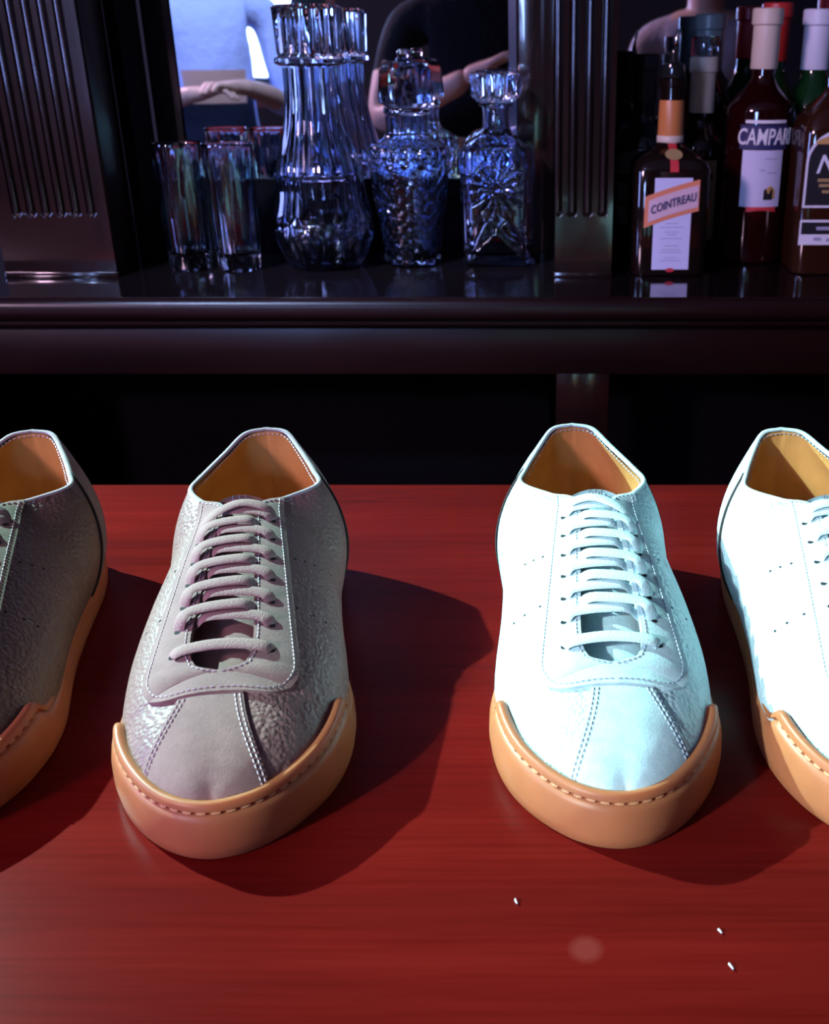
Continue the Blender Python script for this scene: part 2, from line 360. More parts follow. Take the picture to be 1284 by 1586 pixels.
# closed outline in (v, u)
half = cr(LAT[:, :2], 120); half2 = cr(MED[:, :2], 120)
OUT = np.vstack([half, half2[::-1][1:-1]])[:, ::-1]
OUT = resample(OUT, 220, True)
for _ in range(3): OUT = .25 * np.roll(OUT, 1, 0) + .5 * OUT + .25 * np.roll(OUT, -1, 0)
def norm2(P):
    T = np.roll(P, -1, 0) - np.roll(P, 1, 0); N = np.stack([T[:, 1], -T[:, 0]], 1); N /= np.linalg.norm(N, axis=1)[:, None]
    if ((P - P.mean(0)) * N).sum() < 0: N = -N
    return N
OUTN = norm2(OUT)
def sect(tau, a, side):
    """points of the upper: arrays tau (n) and a (m) -> n x m x 3 in (v, u, z)"""
    T = crat(LAT if side > 0 else MED, tau); a = np.asarray(a, float)
    B = T[:, [1, 0]]; E = T[:, [3, 2]]; ze = T[:, 4]; ta = np.asarray(tau, float)
    cl = np.where(ta > 10, np.maximum(E[:, 0], -.006) if side > 0 else np.minimum(E[:, 0], -.006), E[:, 0]); E[:, 0] = np.where(ta >= 10.999, -.006, cl)
    q = np.clip(ta - 10, 0, 1) * math.pi / 2; S10 = (LAT if side > 0 else MED)[10]; inn = (ta > 10) & (ta < 11)
    E[:, 0] = np.where(inn, S10[3] + (-.006 - S10[3]) * (1 - np.cos(q)), E[:, 0]); E[:, 1] = np.where(inn, S10[2] + .005 * np.sin(q), E[:, 1])
    # inset of the outline
    ii = np.argmin(((OUT[None] - B[:, None]) ** 2).sum(2), 1); N = OUTN[ii]; N[np.asarray(tau) == 0] = (0, -1)
    B = B - N * INSET
    a = np.broadcast_to(a, (len(T), a.shape[-1])) if a.ndim == 1 else a
    c = np.cos(a * math.pi / 2).clip(0, 1) ** (2 / T[:, 5:6]); g = np.sin(a * math.pi / 2) ** (2 / T[:, 6:7])
    P = E[:, None] + (B - E)[:, None] * c[..., None]
    P = P + N[:, None] * (T[:, 7:8] * 4 * g * (1 - g))[..., None]
    # keep the ridge of the toe box smooth where the sections fan forward
    k = np.clip((np.asarray(tau, float) - 10.3) / 1.0, 0, 1); k = k * k * (3 - 2 * k)
    T2 = crat(LAT, np.minimum(ta + .05, 17)); T1 = crat(LAT, np.maximum(ta - .05, 0)); sl = np.clip((T2[:, 4] - T1[:, 4]) / (T2[:, 2] - T1[:, 2] + 1e-9), -1.2, 0)
    mm = (k * (B[:, 1] - E[:, 1]) * sl)[:, None] * c * (1 - c) ** 2
    return np.dstack([P, (ZB + (ze[:, None] - ZB) * g) + mm])
def rv(u): return -.0078 + .0018 * np.clip((u - .1) / .12, 0, 1)       # lacing axis
def local(P, mirror):
    P = np.asarray(P, float).reshape(-1, 3); x = -P[:, 0] if mirror else P[:, 0]
    return np.stack([x, -P[:, 1], P[:, 2]], 1)
def sheet(grids, offset=0, thk=0, weld=.00025):
    """weld grids (n x m x 3 arrays with a winding flag), push along the normals, add a rim of thickness thk"""
    bm = bmesh.new()
    for G, flip in grids:
        n, m_ = G.shape[:2]; vs = [bm.verts.new(p) for p in G.reshape(-1, 3)]
        for f in gridfaces(n, m_, 0, False, flip):
            try: bm.faces.new([vs[i] for i in f])
            except ValueError: pass
    bmesh.ops.remove_doubles(bm, verts=bm.verts, dist=weld)
    bmesh.ops.dissolve_degenerate(bm, edges=bm.edges, dist=1e-6)
    toe = [v for v in bm.verts if v.co.y > .230 and v.co.z > .016 and abs(v.co.x + .006) < .026]
    if len(toe) > 30:      # local linear fit of the height over the toe box keeps its spine free of creases
        Q = np.array([v.co[:] for v in toe])
        for i, v in enumerate(toe):
            wv = np.clip((.020 - abs(Q[i, 0] + .006)) / .009, 0, 1) * np.clip((Q[i, 1] - .236) / .006, 0, 1) * np.clip((.2875 - Q[i, 1]) / .005, 0, 1)
            if wv <= 0: continue
            d2 = ((Q[:, :2] - Q[i, :2]) ** 2).sum(1); nb = d2 < .007 ** 2
            if nb.sum() < 8: continue
            X = np.column_stack([np.ones(nb.sum()), Q[nb, :2] - Q[i, :2], (Q[nb, 1] - Q[i, 1]) ** 2, (Q[nb, 0] - Q[i, 0]) ** 2]); W2 = np.sqrt(np.exp(-d2[nb] / (2 * .0035 ** 2)))[:, None]
            z = np.linalg.lstsq(X * W2, Q[nb, 2] * W2[:, 0], rcond=None)[0][0]; v.co.z += float(wv * (z - Q[i, 2]))
    bm.normal_update()
    N = {v: v.normal.copy() for v in bm.verts}
    if offset:
        for v in bm.verts: v.co += N[v] * offset
    if thk:
        be = [e for e in bm.edges if e.is_boundary]; low = {}
        for e in be:
            for v in e.verts:
                if v not in low: low[v] = bm.verts.new(v.co - N[v] * thk)
        for e in be:
            a, b = e.link_loops[0].vert, e.link_loops[0].link_loop_next.vert
            try: bm.faces.new((b, a, low[a], low[b]))
            except ValueError: pass
    bm.verts.index_update()
    V = np.array([v.co[:] for v in bm.verts]); F = [tuple(v.index for v in f.verts) for f in bm.faces]; bm.free(); return V, F
def amin_for(F, tau, side, n=260):
    """lowest a of the stretch that starts at the edge (a = 1) and stays inside F < 0"""
    aa = np.linspace(1, 0, n); P = sect(tau, aa, side); ins = F(P[..., 0], P[..., 1], P[..., 2])
    out = np.ones(len(tau))
    for i in range(len(tau)):
        k = 0
        bad = np.where(ins[i] > 0)[0]
        bad = bad[bad > 1]
        if len(bad) == 0: out[i] = 0; continue
        k = bad[0]; f0, f1 = ins[i, k - 1], ins[i, k]
        t = 0 if f1 == f0 else np.clip(-f0 / (f1 - f0), 0, 1); out[i] = aa[k - 1] + (aa[k] - aa[k - 1]) * t
    return out
def panel(F, t0, t1, nt=60, na=12, offset=.0009, thk=.0022):
    gs = []
    for side in (1, -1):
        tau = np.r_[np.linspace(t0, 11, nt - 16), np.linspace(11, t1, 16)[1:]] if t0 < 6 else np.linspace(t0, t1, nt); am = amin_for(F, tau, side)
        ok = np.where(am < .955)[0]; k0 = max(0, ok[0] - 1) if t0 < 6 else 0; tau, am = tau[k0:], am[k0:]
        A = am[:, None] + (1 - am[:, None]) * np.linspace(0, 1, na)[None]
        gs.append((sect(tau, A, side), side < 0))
    return sheet(gs, offset, thk, .0003)
def eyestay_F(v, u, z):
    wdt = .0235 + (.0345 - .0235) * np.clip((u - .1) / .11, 0, 1.1); dv = np.abs(v - rv(u)); r = .017
    qx = dv - wdt + r; qu = u - .2405 + r
    return np.where((qx > 0) & (qu > 0), np.hypot(np.maximum(qx, 0), np.maximum(qu, 0)) - r, np.maximum(qx, qu) - r)
def seam_v(u, side):
    t = np.clip((u - .236) / .05, 0, 1.2)
    return (.0055 + .016 * t ** 1.7) if side > 0 else (-.022 - .0275 * t ** 1.35)
def vamp_F(v, u, z): return np.maximum(v - seam_v(u, 1), seam_v(u, -1) - v)
def flipped(F): return [f[::-1] for f in F]

def shoe_geometry():
    G = {}
    tau = np.unique(np.r_[np.linspace(0, 17, 103), np.linspace(9.5, 11, 16)]); a = np.linspace(0, 1, 26)
    G['upper'] = sheet([(sect(tau, a, 1), False), (sect(tau, a, -1), True)], 0, .0022)
    G['eyestay'] = panel(eyestay_F, 5.0, 12.13, 160, 16, .0019, .0035)
    G['toe_panel'] = panel(vamp_F, 11.5, 17, 60, 16, .0011, .0020)
    # heel counter: slanted front edge
    gs = []
    for s in (1, -1):
        aa = np.linspace(.0, 1, 24); rows = []
        for f in np.linspace(0, 1, 16):
            tm = 4.2 - 1.25 * aa
            rows.append(np.array([sect(np.array([f * t]), np.array([x]), s)[0, 0] for t, x in zip(tm, aa)]))
        gs.append((np.array(rows), s < 0))
    G['heel_counter'] = sheet(gs, .0008, .0016)
    tl = np.linspace(0, 8.5, 70); al = np.linspace(.10, 1, 20)
    V, F = sheet([(sect(tl, al, 1), False), (sect(tl, al, -1), True)], -.0028, 0); G['lining'] = (V, flipped(F))
    # insole
    P = OUT - OUTN * .0065; keep = P[:, 1] < .22; 
    V = [(p[0], p[1], .026) for p in P] + [(-.003, .13, .0235)]; F = [(i, (i + 1) % len(P), len(P)) for i in range(len(P))]; G['insole'] = (np.array(V), F)
    # collar binding
    t1 = np.linspace(5.9, 0, 60); e = np.vstack([sect(t1, np.array([1.]), -1)[:, 0], sect(t1[::-1][1:], np.array([1.]), 1)[:, 0]])
    cen = np.array([-.003, .05, 0]); d = cen - e; d[:, 2] = 0; d /= np.linalg.norm(d, axis=1)[:, None]
    G['collar_binding'] = tubemesh(e + d * .0010, .0016, 8, .0012)
    # tongue
    us = np.linspace(.0900, .232, 34); vs = np.linspace(-.026, .026, 15)
    ez = np.interp(us, LAT[6:12, 2], LAT[6:12, 4]); ez = np.where(us < .100, .0800 + (.100 - us) * .5, ez)
    T = np.array([[(rv(u) + x * (.66 + .26 * min(1, k / 9)), u + (.0025 * math.cos(x / .026 * 1.5) if False else 0), z - (.0035 + .0035 * min(1, k / 6)) - 12 * x * x + (.0012 if k < 5 else 0)) for x in vs] for k, (u, z) in enumerate(zip(us, ez))])
    G['tongue'] = sheet([(T, False)], 0, .0030)
    # outsole
    def hgt(u, v):
        b = np.clip((u - .216 - .003 * np.sign(-v)) / .016, 0, 1); b = b * b * (3 - 2 * b)
        low = .0225 + .006 * np.clip(1 - u / .08, 0, 1); high = .0330 - .0050 * np.clip((u - .225) / .06, 0, 1) ** .8
        return low + (high - low) * b
    H = hgt(OUT[:, 1], OUT[:, 0])
    pr = [(-.008, 0), (-.0012, 0), (-.0002, .0012), (.0006, .25), (.0004, .5), (-.0006, .68), (-.0016, .79), (-.0038, .815), (-.0038, .845), (-.0020, .87), (-.0024, .94), (-.0032, .985), (-.0044, 1.0), (-.0062, .985), (-.0085, .90)]
    rows = []
    for off, h in pr:
        z = np.full(len(OUT), h) if h == .0012 or h == 0 else h * H
        rows.append(np.column_stack([OUT + OUTN * off, z]))
    W = np.array(rows).transpose(1, 0, 2); n, m_ = W.shape[:2]
    V = W.reshape(-1, 3); F = gridfaces(n, m_, 0, True); F.append(tuple(i * m_ for i in range(n)))
    G['outsole'] = (V, F)
    # stitches on the toe bumper
    sel = [i for i in range(len(OUT)) if OUT[i, 1] > .228]
    i0 = next(i for i in sel if (i - 1) % len(OUT) not in sel); seq = []; i = i0
    while i in sel: seq.append(i); i = (i + 1) % len(OUT)
    path = np.array([np.r_[OUT[i] + OUTN[i] * (-.0026), .83 * H[i]] for i in seq])
    G['toe_stitching'] = stitches(path, None, .0062, .0040, .0009)
    return G
def stitches(path, nrm, pitch, length, rad):
    L = np.linalg.norm(np.diff(path, axis=0), axis=1).sum(); n = max(2, int(L / pitch)); P = resample(path, n * 4 + 1)
    V, F = [], []
    for i in range(n):
        p = P[i * 4 + 1]; t = P[i * 4 + 2] - P[i * 4]; t = t / (np.linalg.norm(t) + 1e-12)
        b = np.cross(t, [0, 0, 1.]); b /= np.linalg.norm(b) + 1e-12; c = np.cross(b, t); o = len(V)
        for s in (-.5, .5):
            k = .5
            for aa in range(4):
                an = aa * math.pi / 2; V.append(p + t * s * length + rad * k * (b * math.cos(an) + c * math.sin(an)))
        for aa in range(4):
            an = aa * math.pi / 2; V.append(p + rad * (b * math.cos(an) + c * math.sin(an)))
        for aa in range(4):
            n2_ = (aa + 1) % 4
            F += [(o + aa, o + n2_, o + 8 + n2_, o + 8 + aa), (o + 8 + aa, o + 8 + n2_, o + 4 + n2_, o + 4 + aa)]
        F += [(o, o + 3, o + 2, o + 1), (o + 4, o + 5, o + 6, o + 7)]
    return np.array(V), F
SG = shoe_geometry()
def bvh_of(names):
    V, F = [], []
    for k in names:
        v_, f_ = SG[k]; o = len(V); V += [tuple(p) for p in v_]; F += [tuple(i + o for i in f) for f in f_]
    return BVHTree.FromPolygons(V, F)
P_ = []
for s_ in (1, -1):
    aa = np.linspace(.04, .985, 40); pts = np.array([sect(np.array([4.2 - 1.25 * x]), np.array([x]), s_)[0, 0] for x in aa]); pts[:, 0] += s_ * .0006
    P_.append(tubemesh(pts, .0009, 6))
SG['seams'] = P_
BV = bvh_of(['upper', 'eyestay', 'toe_panel']); BVT = bvh_of(['upper', 'eyestay', 'toe_panel', 'tongue'])
def drop(v, u, b=None, lift=0):
    h = (b or BV).ray_cast(Vector((v, u, .2)), Vector((0, 0, -1)))
    if h[0] is None: return None, None
    n = h[1] if h[1].z > 0 else -h[1]
    return np.array(h[0]) + np.array(n) * lift, np.array(n)
def drop_path(vu, lift):
    return np.array([p for p, n in (drop(v, u, lift=lift) for v, u in vu) if p is not None])
def seam_paths():
    S = []
    for s in (1, -1):   # eyestay outer edge and gap edge
        tau = np.r_[np.linspace(5.4, 11.5, 80), np.linspace(11.55, 12.0, 30)]; am = amin_for(lambda v, u, z: eyestay_F(v, u, z) + .0018, tau, s)
        P = sect(tau, am[:, None], s)[:, 0]; p = drop_path([(q[0], q[1]) for q in P], .0002); S.append(p)
        tau = np.linspace(6.1, 11, 70); P = sect(tau, np.array([.999]), s)[:, 0]; S.append(drop_path([(q[0] + s * .0022 * (1 - max(0, (i - 58) / 11.5)), q[1] + .0020 * max(0, (i - 55) / 14)) for i, q in enumerate(P)], .0002))
        for d in (.0014, .0036):
            u = np.linspace(.2425, .284, 40); S.append(drop_path([(seam_v(x, s) - s * d, x) for x in u], .0002))
        v = np.linspace(.0028, .0225, 20) if s > 0 else np.linspace(-.0185, -.038, 20)
        tau = np.linspace(4.9, 6, 20); P = sect(tau, np.array([.985]), s)[:, 0]; S.append(drop_path([(q[0], q[1] + .0025) for q in P], .0002))
    return S
SEAMS = seam_paths()
V, F = [], []
for p in SEAMS:
    if len(p) > 3:
        v_, f_ = stitches(p, None, .0027, .0019, .00042); o = len(V); V += list(v_); F += [tuple(i + o for i in f) for f in f_]
SG['stitching'] = (np.array(V), F)
# rim stitches along the inside of the collar
t1 = np.linspace(4.2, 0, 50); e = np.vstack([sect(t1, np.array([1.]), -1)[:, 0], sect(t1[::-1][1:], np.array([1.]), 1)[:, 0]])
d = np.array([-.003, .06, 0]) - e; d[:, 2] = 0; d /= np.linalg.norm(d, axis=1)[:, None]
SG['collar_stitching'] = stitches(e + d * .0034 + np.array([0, 0, -.0022]), None, .0029, .0019, .0005)
# laces
NROW = 7; UE = np.linspace(.2165, .113, NROW); PITCH = UE[0] - UE[1]
def gap_half(u): return .0101 + .0045 * np.clip((u - .1) / .115, 0, 1)
def eye(i, s): u = UE[i]; return rv(u) + s * (gap_half(u) + .0085), u
def surf_z(v, u):
    h, n = drop(v, u); return (h[2], n) if h is not None else (None, None)
def arch_z(v, u):
    """height of the lacing plane over flap or gap"""
    g = gap_half(u) + .001; d = abs(v - rv(u))
    if d > g:
        z, n = surf_z(v, u)
        if z is not None: return z
    zz = [surf_z(rv(u) + s * (g + .001), u)[0] for s in (1, -1)]; zz = [z for z in zz if z is not None]
    return (sum(zz) / len(zz) if zz else .06) + .0012 * (1 - (d / g) ** 2)
def lace(pts, w=.0037, t=.00085, n=40):
    """pts rows (v, u, lift)"""
    C = cr(pts, n); P = np.array([(v, u, arch_z(v, u) + l) for v, u, l in C])
    Ps = P.copy()
    for _ in range(3): Ps[1:-1] = .25 * Ps[:-2] + .5 * Ps[1:-1] + .25 * Ps[2:]
    up = []
    for v, u, l in C:
        h = .004; s = 1 if v > rv(u) else -1
        dz = (arch_z(v + h, u) - arch_z(v - h, u)) / (2 * h); du = (arch_z(v, u + h) - arch_z(v, u - h)) / (2 * h)
        dz = max(-1, min(1, dz)); du = max(-1, min(1, du)); nn = np.array([-dz, -du, 1]); up.append(nn / np.linalg.norm(nn))
    up = np.array(up)
    for _ in range(4): up[1:-1] = .25 * up[:-2] + .5 * up[1:-1] + .25 * up[2:]
    ww = np.full(n, w); ww[:5] = np.linspace(.0022, w, 5); 
    return tubemesh(Ps, ww, 10, np.full(n, t), up)
LACES = []
a, b = eye(0, -1), eye(0, 1)
LACES.append(lace([(a[0], a[1], -.002), (a[0] + .003, a[1] - .0005, .0018), (rv(a[1]), a[1] - .002, .0018), (b[0] - .003, b[1] - .0005, .0018), (b[0], b[1], -.002)]))
for i in range(0, NROW - 1):
    for s, k, lift in ((1, .34, .0010), (-1, .62, .0030)):
        if i == 0 and s == 1: pass
        ev, eu = eye(i + 1, s) if True else None; g = gap_half(eu); r0 = rv(eu); up_ = PITCH * k
        if i == NROW - 2 and s == -1: continue
        if i == NROW - 2: up_ = PITCH * .35
        LACES.append(lace([(ev, eu, -.002), (ev - s * .0015, eu - up_ * .35, lift), (ev - s * .006, eu - up_ * .8, lift + .0004), (r0, eu - up_, lift), (r0 - s * g * .72, eu - up_ * 1.08, lift - .0006), (r0 - s * (g + .0015), eu - up_ * 1.12, -.0042 if s > 0 else -.0036)]))
a, b = eye(NROW - 1, -1), eye(NROW - 1, 1)
LACES.append(lace([(a[0], a[1] + .006, -.002), (a[0] + .002, a[1] + .002, .0026), (rv(a[1]), a[1] - .009, .0034), (b[0] - .004, b[1] - .0075, .0026), (b[0], b[1] - .001, -.002)]))
HOLES = []
def disc(v, u, r, lift=.00015):
    p, n = drop(v, u, lift=lift)
    if p is None: return None
    t = np.cross(n, [1., 0, 0]); t /= np.linalg.norm(t); b = np.cross(n, t)
    V = [p + n * .0001] + [p + r * (t * math.cos(a) + b * math.sin(a)) for a in np.linspace(0, 2 * math.pi, 10, endpoint=False)]
    return np.array(V), [(0, 1 + k, 1 + (k + 1) % 10) for k in range(10)]
for s in (1, -1):
    for i in range(NROW):
        h = disc(*eye(i, s), .0017)
        if h: HOLES.append(h)
PERF = []
for vs_, u_ in (((.0240, .0290, .0335), .1375), ((.0270, .0350, .0405), .1780)):
    for k, v_ in enumerate(vs_):
        for s in (1, -1):
            h = disc(v_ if s > 0 else 2 * rv(u_) - v_ - .001, u_ - k * (.0026 if u_ < .15 else .0008), .00085)
            if h: PERF.append(h)
MARK = []
for k in range(3):
    v_ = rv(.09) + (-.004 + k * .0035); p0, n0 = drop(v_, .0915, BVT, .0003); p1, n1 = drop(v_, .0955, BVT, .0003)
    if p0 is not None and p1 is not None: MARK.append(tubemesh(np.array([p0, (p0 + p1) / 2, p1]), .0004, 6, .0002))

def make_shoe(name, label, mirror, pre, loc, rz):
    t = thing(name, label, 'shoe', loc, rz, 'sneakers lined up on the bar')
    def put(nm, VF, m_, kind=None, parent=None, angle=45, lab=None):
        V, F = VF; L = local(V, mirror); F = list(F)
        # (v,u,z)->(x,-y,z) reverses handedness once; mirroring reverses it again
        if not mirror: F = flipped(F)
        return mesh(nm, L, F, m_, parent or t, True, angle, kind, lab)
    put('outsole', SG['outsole'], M['gum'], angle=60, lab='gum rubber sole with raised toe bumper')
    up = put('upper', SG['upper'], M[pre + 'leather']); put('eyestay', SG['eyestay'], M[pre + 'suede']); put('toe_panel', SG['toe_panel'], M[pre + 'suede'])
    put('heel_counter', SG['heel_counter'], M[pre + 'suede']); put('lining', SG['lining'], M['lining'], lab='tan leather lining'); put('insole', SG['insole'], M['insole'])
    put('collar_binding', SG['collar_binding'], M[pre + 'edge']); tg = put('tongue', SG['tongue'], M[pre + 'suede'])
    put('toe_stitching', SG['toe_stitching'], M['gum_dark'], 'stuff'); put('stitching', SG['stitching'], M[pre + 'thread'], 'stuff'); put('collar_stitching', SG['collar_stitching'], M[pre + 'thread'], 'stuff')
    for l in SG['seams']: put('counter_seam', l, M['seam'])
    for l in LACES: put('lace', l, M[pre + 'lace'])
    for h in HOLES: put('eyelet', h, M['hole'])
    for h in PERF: put('perforation', h, M['hole'])
    for h in MARK: put('tongue_mark', h, M['print_grey'], parent=tg)
    return t
s2 = make_shoe('sneaker', 'taupe leather sneaker with full lace front showing, second from left', False, 't_', (-.174, .652, CT), R(8))
s1 = dup(s2, (-.322, .648, CT), R(8), 'darker brown taupe sneaker cut off by the left edge')
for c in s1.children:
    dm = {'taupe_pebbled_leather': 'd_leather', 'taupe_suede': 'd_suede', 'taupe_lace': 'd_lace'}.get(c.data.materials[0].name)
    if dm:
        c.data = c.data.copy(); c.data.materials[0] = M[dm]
s3 = make_shoe('sneaker', 'white leather sneaker with orange gum sole, right of the wide gap', True, 'w_', (.023, .660, CT), R(2))
dup(s3, (.157, .652, CT), R(2), 'white sneaker cut off by the right edge of the photo')
#BACKGROUND
# ------------------------------------------------------------------ crystal on the back bar
def closed_lathe(outer, inner, n, fo=None, fi=None):
    """vessel wall: outer profile up, inner profile down, both (r, z) from the base centre outwards"""
    V, F = [], []
    rows = [(r, z, fo) for r, z in outer] + [(r, z, fi) for r, z in inner[::-1]]
    for r, z, fn in rows:
        for k in range(n):
            a = 2 * math.pi * k / n; rr = fn(r, z, a) if fn else r
            V.append((rr * math.cos(a), rr * math.sin(a), z))
    m_ = len(rows)
    for i in range(m_ - 1):
        for k in range(n):
            F.append((i * n + k, i * n + (k + 1) % n, (i + 1) * n + (k + 1) % n, (i + 1) * n + k))
    F += [tuple(range(n))[::-1], tuple((m_ - 1) * n + k for k in range(n))]
    return V, F
def smoothp(P, n): return [tuple(p) for p in resample(cr(np.array(P, float), n * 3), n)]
# highball tumblers with cut vertical panels
def flute(N, d, z0, z1):
    def f(r, z, a):
        t = min(1, max(0, (z - z0) / .006)) * min(1, max(0, (z1 - z) / .012))
        return r - d * t * abs(math.cos(N * a / 2)) ** 1.5
    return f
to = [(.020, 0), (.0225, .001), (.0238, .004), (.0246, .016), (.0249, .017), (.0258, .03), (.0265, .072), (.0272, .110), (.0276, .134), (.0277, .137), (.0272, .1385)]
ti = [(.002, .019), (.018, .019), (.0215, .022), (.0228, .034), (.0238, .072), (.0246, .110), (.0254, .135), (.0264, .138)]
tV, tF = closed_lathe(to, ti, 72, flute(10, .0026, .003, .126))
tum = []
for x, y, rz, lab in ((-.3975, 1.240, .2, 'leftmost cut crystal highball tumbler on the black shelf'), (-.3405, 1.236, .5, 'cut crystal highball tumbler between another tumbler and the ribbed carafe')):
    o = mesh('highball_tumbler', tV, tF, M['glass'], None, True, 30) if not tum else tum[0].copy()
    if tum: COL.objects.link(o)
    o.location = (x, y, SZ); o.rotation_euler.z = rz; tag(o, lab, 'glass', 'crystal tumblers'); tum.append(o)
# ribbed carafe
CAR = thing('carafe', 'tall ribbed crystal carafe with a flared stopper and round belly', 'carafe', (-.245, 1.258, SZ)); CAR.scale = (1.03, 1.03, .925)
po = smoothp([(.030, 0), (.0385, .002), (.046, .012), (.0535, .032), (.0562, .048), (.0535, .066), (.0490, .090), (.0480, .106), (.0470, .118), (.0400, .145), (.0335, .175), (.0305, .205), (.0300, .232)], 46)
pi_ = smoothp([(.002, .010), (.034, .011), (.043, .020), (.0505, .036), (.0527, .048), (.050, .066), (.0455, .090), (.0445, .106), (.0430, .118), (.0365, .145), (.0300, .175), (.0270, .205), (.0262, .232)], 40)
def carr(r, z, a):
    k = abs(math.cos(8 * a)) ** 1.3
    d = .0030 if z > .112 else (.0036 if z > .06 else .0056)
    if z < .058: k = abs(math.cos(8 * a + (z - .03) * 40)) * abs(math.cos(8 * a - (z - .03) * 40))
    return r - d * k * min(1, z / .006)
V, F = closed_lathe(po, pi_, 128, carr); mesh('carafe_body', V, F, M['glass'], CAR, True, 35)
bV, bF = lathe([(.0440, .1065), (.0492, .1075), (.0505, .110), (.0492, .1125), (.044, .1135)], 64, lambda r, z, a: r - (.0018 * abs(math.cos(16 * a)) if r > .048 else 0)); mesh('waist_ring', bV, bF, M['glass'], CAR, True, 35)
sp_ = [(.020, .2335), (.033, .2338), (.0385, .2365), (.0385, .2415), (.034, .2440), (.0345, .2480), (.0362, .290), (.0366, .296), (.032, .299)]
V, F = lathe(sp_, 96, lambda r, z, a: r - (.0034 * abs(math.cos(8 * a)) ** 1.2 if .245 < z < .297 else .0010 * abs(math.cos(20 * a)))); mesh('stopper', V, F, M['glass'], CAR, True, 35)
# tapering hobnail decanter
HD = thing('decanter', 'tapering diamond cut crystal decanter between carafe and square decanter', 'decanter', (-.1450, 1.274, SZ)); HD.scale = (1, 1, .93)
po = smoothp([(.024, 0), (.0305, .0015), (.0325, .006), (.0375, .045), (.0425, .085), (.0462, .120), (.0474, .134), (.0450, .141), (.036, .147), (.027, .153), (.0245, .160), (.0245, .176)], 72)
pi_ = smoothp([(.002, .010), (.028, .011), (.0335, .045), (.038, .085), (.041, .115), (.0425, .132), (.040, .139), (.032, .145), (.0215, .152), (.019, .158), (.019, .176)], 30)
def hob(r, z, a):
    if .008 < z < .132:
        u = a * 8; v_ = z / .0155 * math.pi
        dd = max(abs(math.sin((u + v_) / 1.0)), abs(math.sin((u - v_) / 1.0)))
        ring = 0
        zc = .108
        k = ((a / (2 * math.pi) * 10) % 1 - .5) * 2 * math.pi * .042 / 10 / .011
        q = math.hypot(k, (z - zc) / .011)
        if q < 1: return r - .0026 * (1 - q * q) 
        return r - .0026 * (1 - dd)
    if .132 <= z < .142: return r - .003 * abs(math.cos(12 * a))
    return r - (.0012 * abs(math.cos(6 * a)) if z > .145 else 0)
V, F = closed_lathe(po, pi_, 160, hob); mesh('decanter_body', V, F, M['glass'], HD, True, 30)
V, F = lathe([(.010, .177), (.024, .1775), (.0262, .181), (.0262, .184), (.0245, .187), (.0305, .191), (.0312, .200), (.0285, .228), (.0235, .236), (.0095, .2385), (.0075, .241), (.0085, .246), (.006, .250), (.001, .251)], 64, lambda r, z, a: r * (1 - .13 * (abs(((a / (2 * math.pi) * 6) % 1) - .5) * 2 - 1) ** 2 * 0 - (1 - math.cos(math.pi / 6) / math.cos((a % (math.pi / 3)) - math.pi / 6)) if .189 < z < .237 else 1)); mesh('stopper', V, F, M['glass'], HD, True, 30)
# square star-cut decanter
SD = thing('decanter', 'square crystal decanter cut with a star beside the fluted pilaster', 'decanter', (-.0450, 1.288, SZ)); SD.scale = (1.04, 1.04, 1)
def squircle(hw, a, p=7):
    c, s = abs(math.cos(a)), abs(math.sin(a)); return hw / ((c ** p + s ** p) ** (1 / p))
def star(x, z):
    """depth of the cut on a face at (x, z)"""
    dx, dz = x, z - .088; q = math.hypot(dx, dz); d = 0
    if .004 < q < .034:
        an = math.atan2(dz, dx); k = (an / (2 * math.pi) * 16) % 1 - .5; wdt = .0020
        e = abs(k) * 2 * math.pi / 16 * q
        d = max(d, .0028 * max(0, 1 - e / wdt) * min(1, (.036 - q) / .01))
    if z < .052:   # fan of long cuts from the bottom corners
        for sx in (-1, 1):
            for t in (.0, .35, .7):
                nx, nz = math.sin(t * .9 + .15), math.cos(t * .9 + .15)
                px, pz = x * sx + .034, z - .010
                e = abs(px * nz - pz * nx)
                if px * nx + pz * nz > 0: d = max(d, .0024 * max(0, 1 - e / .0022))
    return d
n = 220; rows = []
zs = np.r_[[0, .0012, .004], np.linspace(.008, .122, 64), .128, .133, .137, .1405, .1430]
hw = np.interp(zs, [0, .0012, .004, .008, .122, .128, .133, .137, .1405, .143], [.034, .0372, .0388, .0395, .0405, .0396, .0370, .0320, .0235, .0175])
V = []
for z, h_ in zip(zs, hw):
    for k in range(n):
        a = 2 * math.pi * k / n; r = squircle(h_, a, 7 if z < .13 else 4); x, y = r * math.cos(a), r * math.sin(a)
        if .006 < z < .124:
            if abs(x) > abs(y): 
                d = star(y, z); x -= math.copysign(d, x)
            else:
                d = star(x, z); y -= math.copysign(d, y)
        V.append((x, y, z))
for z, r in ((.150, .0150), (.172, .0150), (.1735, .0185), (.177, .0185), (.1775, .0125)):
    for k in range(n): a = 2 * math.pi * k / n; V.append((r * math.cos(a), r * math.sin(a), z))
for z, r in ((.165, .0105), (.145, .0110)):
    for k in range(n): a = 2 * math.pi * k / n; V.append((r * math.cos(a), r * math.sin(a), z))
for z, h_ in ((.1365, .026), (.130, .0345), (.118, .0360), (.030, .0350), (.016, .0330), (.012, .026)):
    for k in range(n): a = 2 * math.pi * k / n; r = squircle(h_, a, 5); V.append((r * math.cos(a), r * math.sin(a), z))
m_ = len(V) // n; F = [(i * n + k, i * n + (k + 1) % n, (i + 1) * n + (k + 1) % n, (i + 1) * n + k) for i in range(m_ - 1) for k in range(n)] + [tuple(range(n))[::-1], tuple((m_ - 1) * n + k for k in range(n))]
mesh('decanter_body', V, F, M['glass'], SD, True, 25)
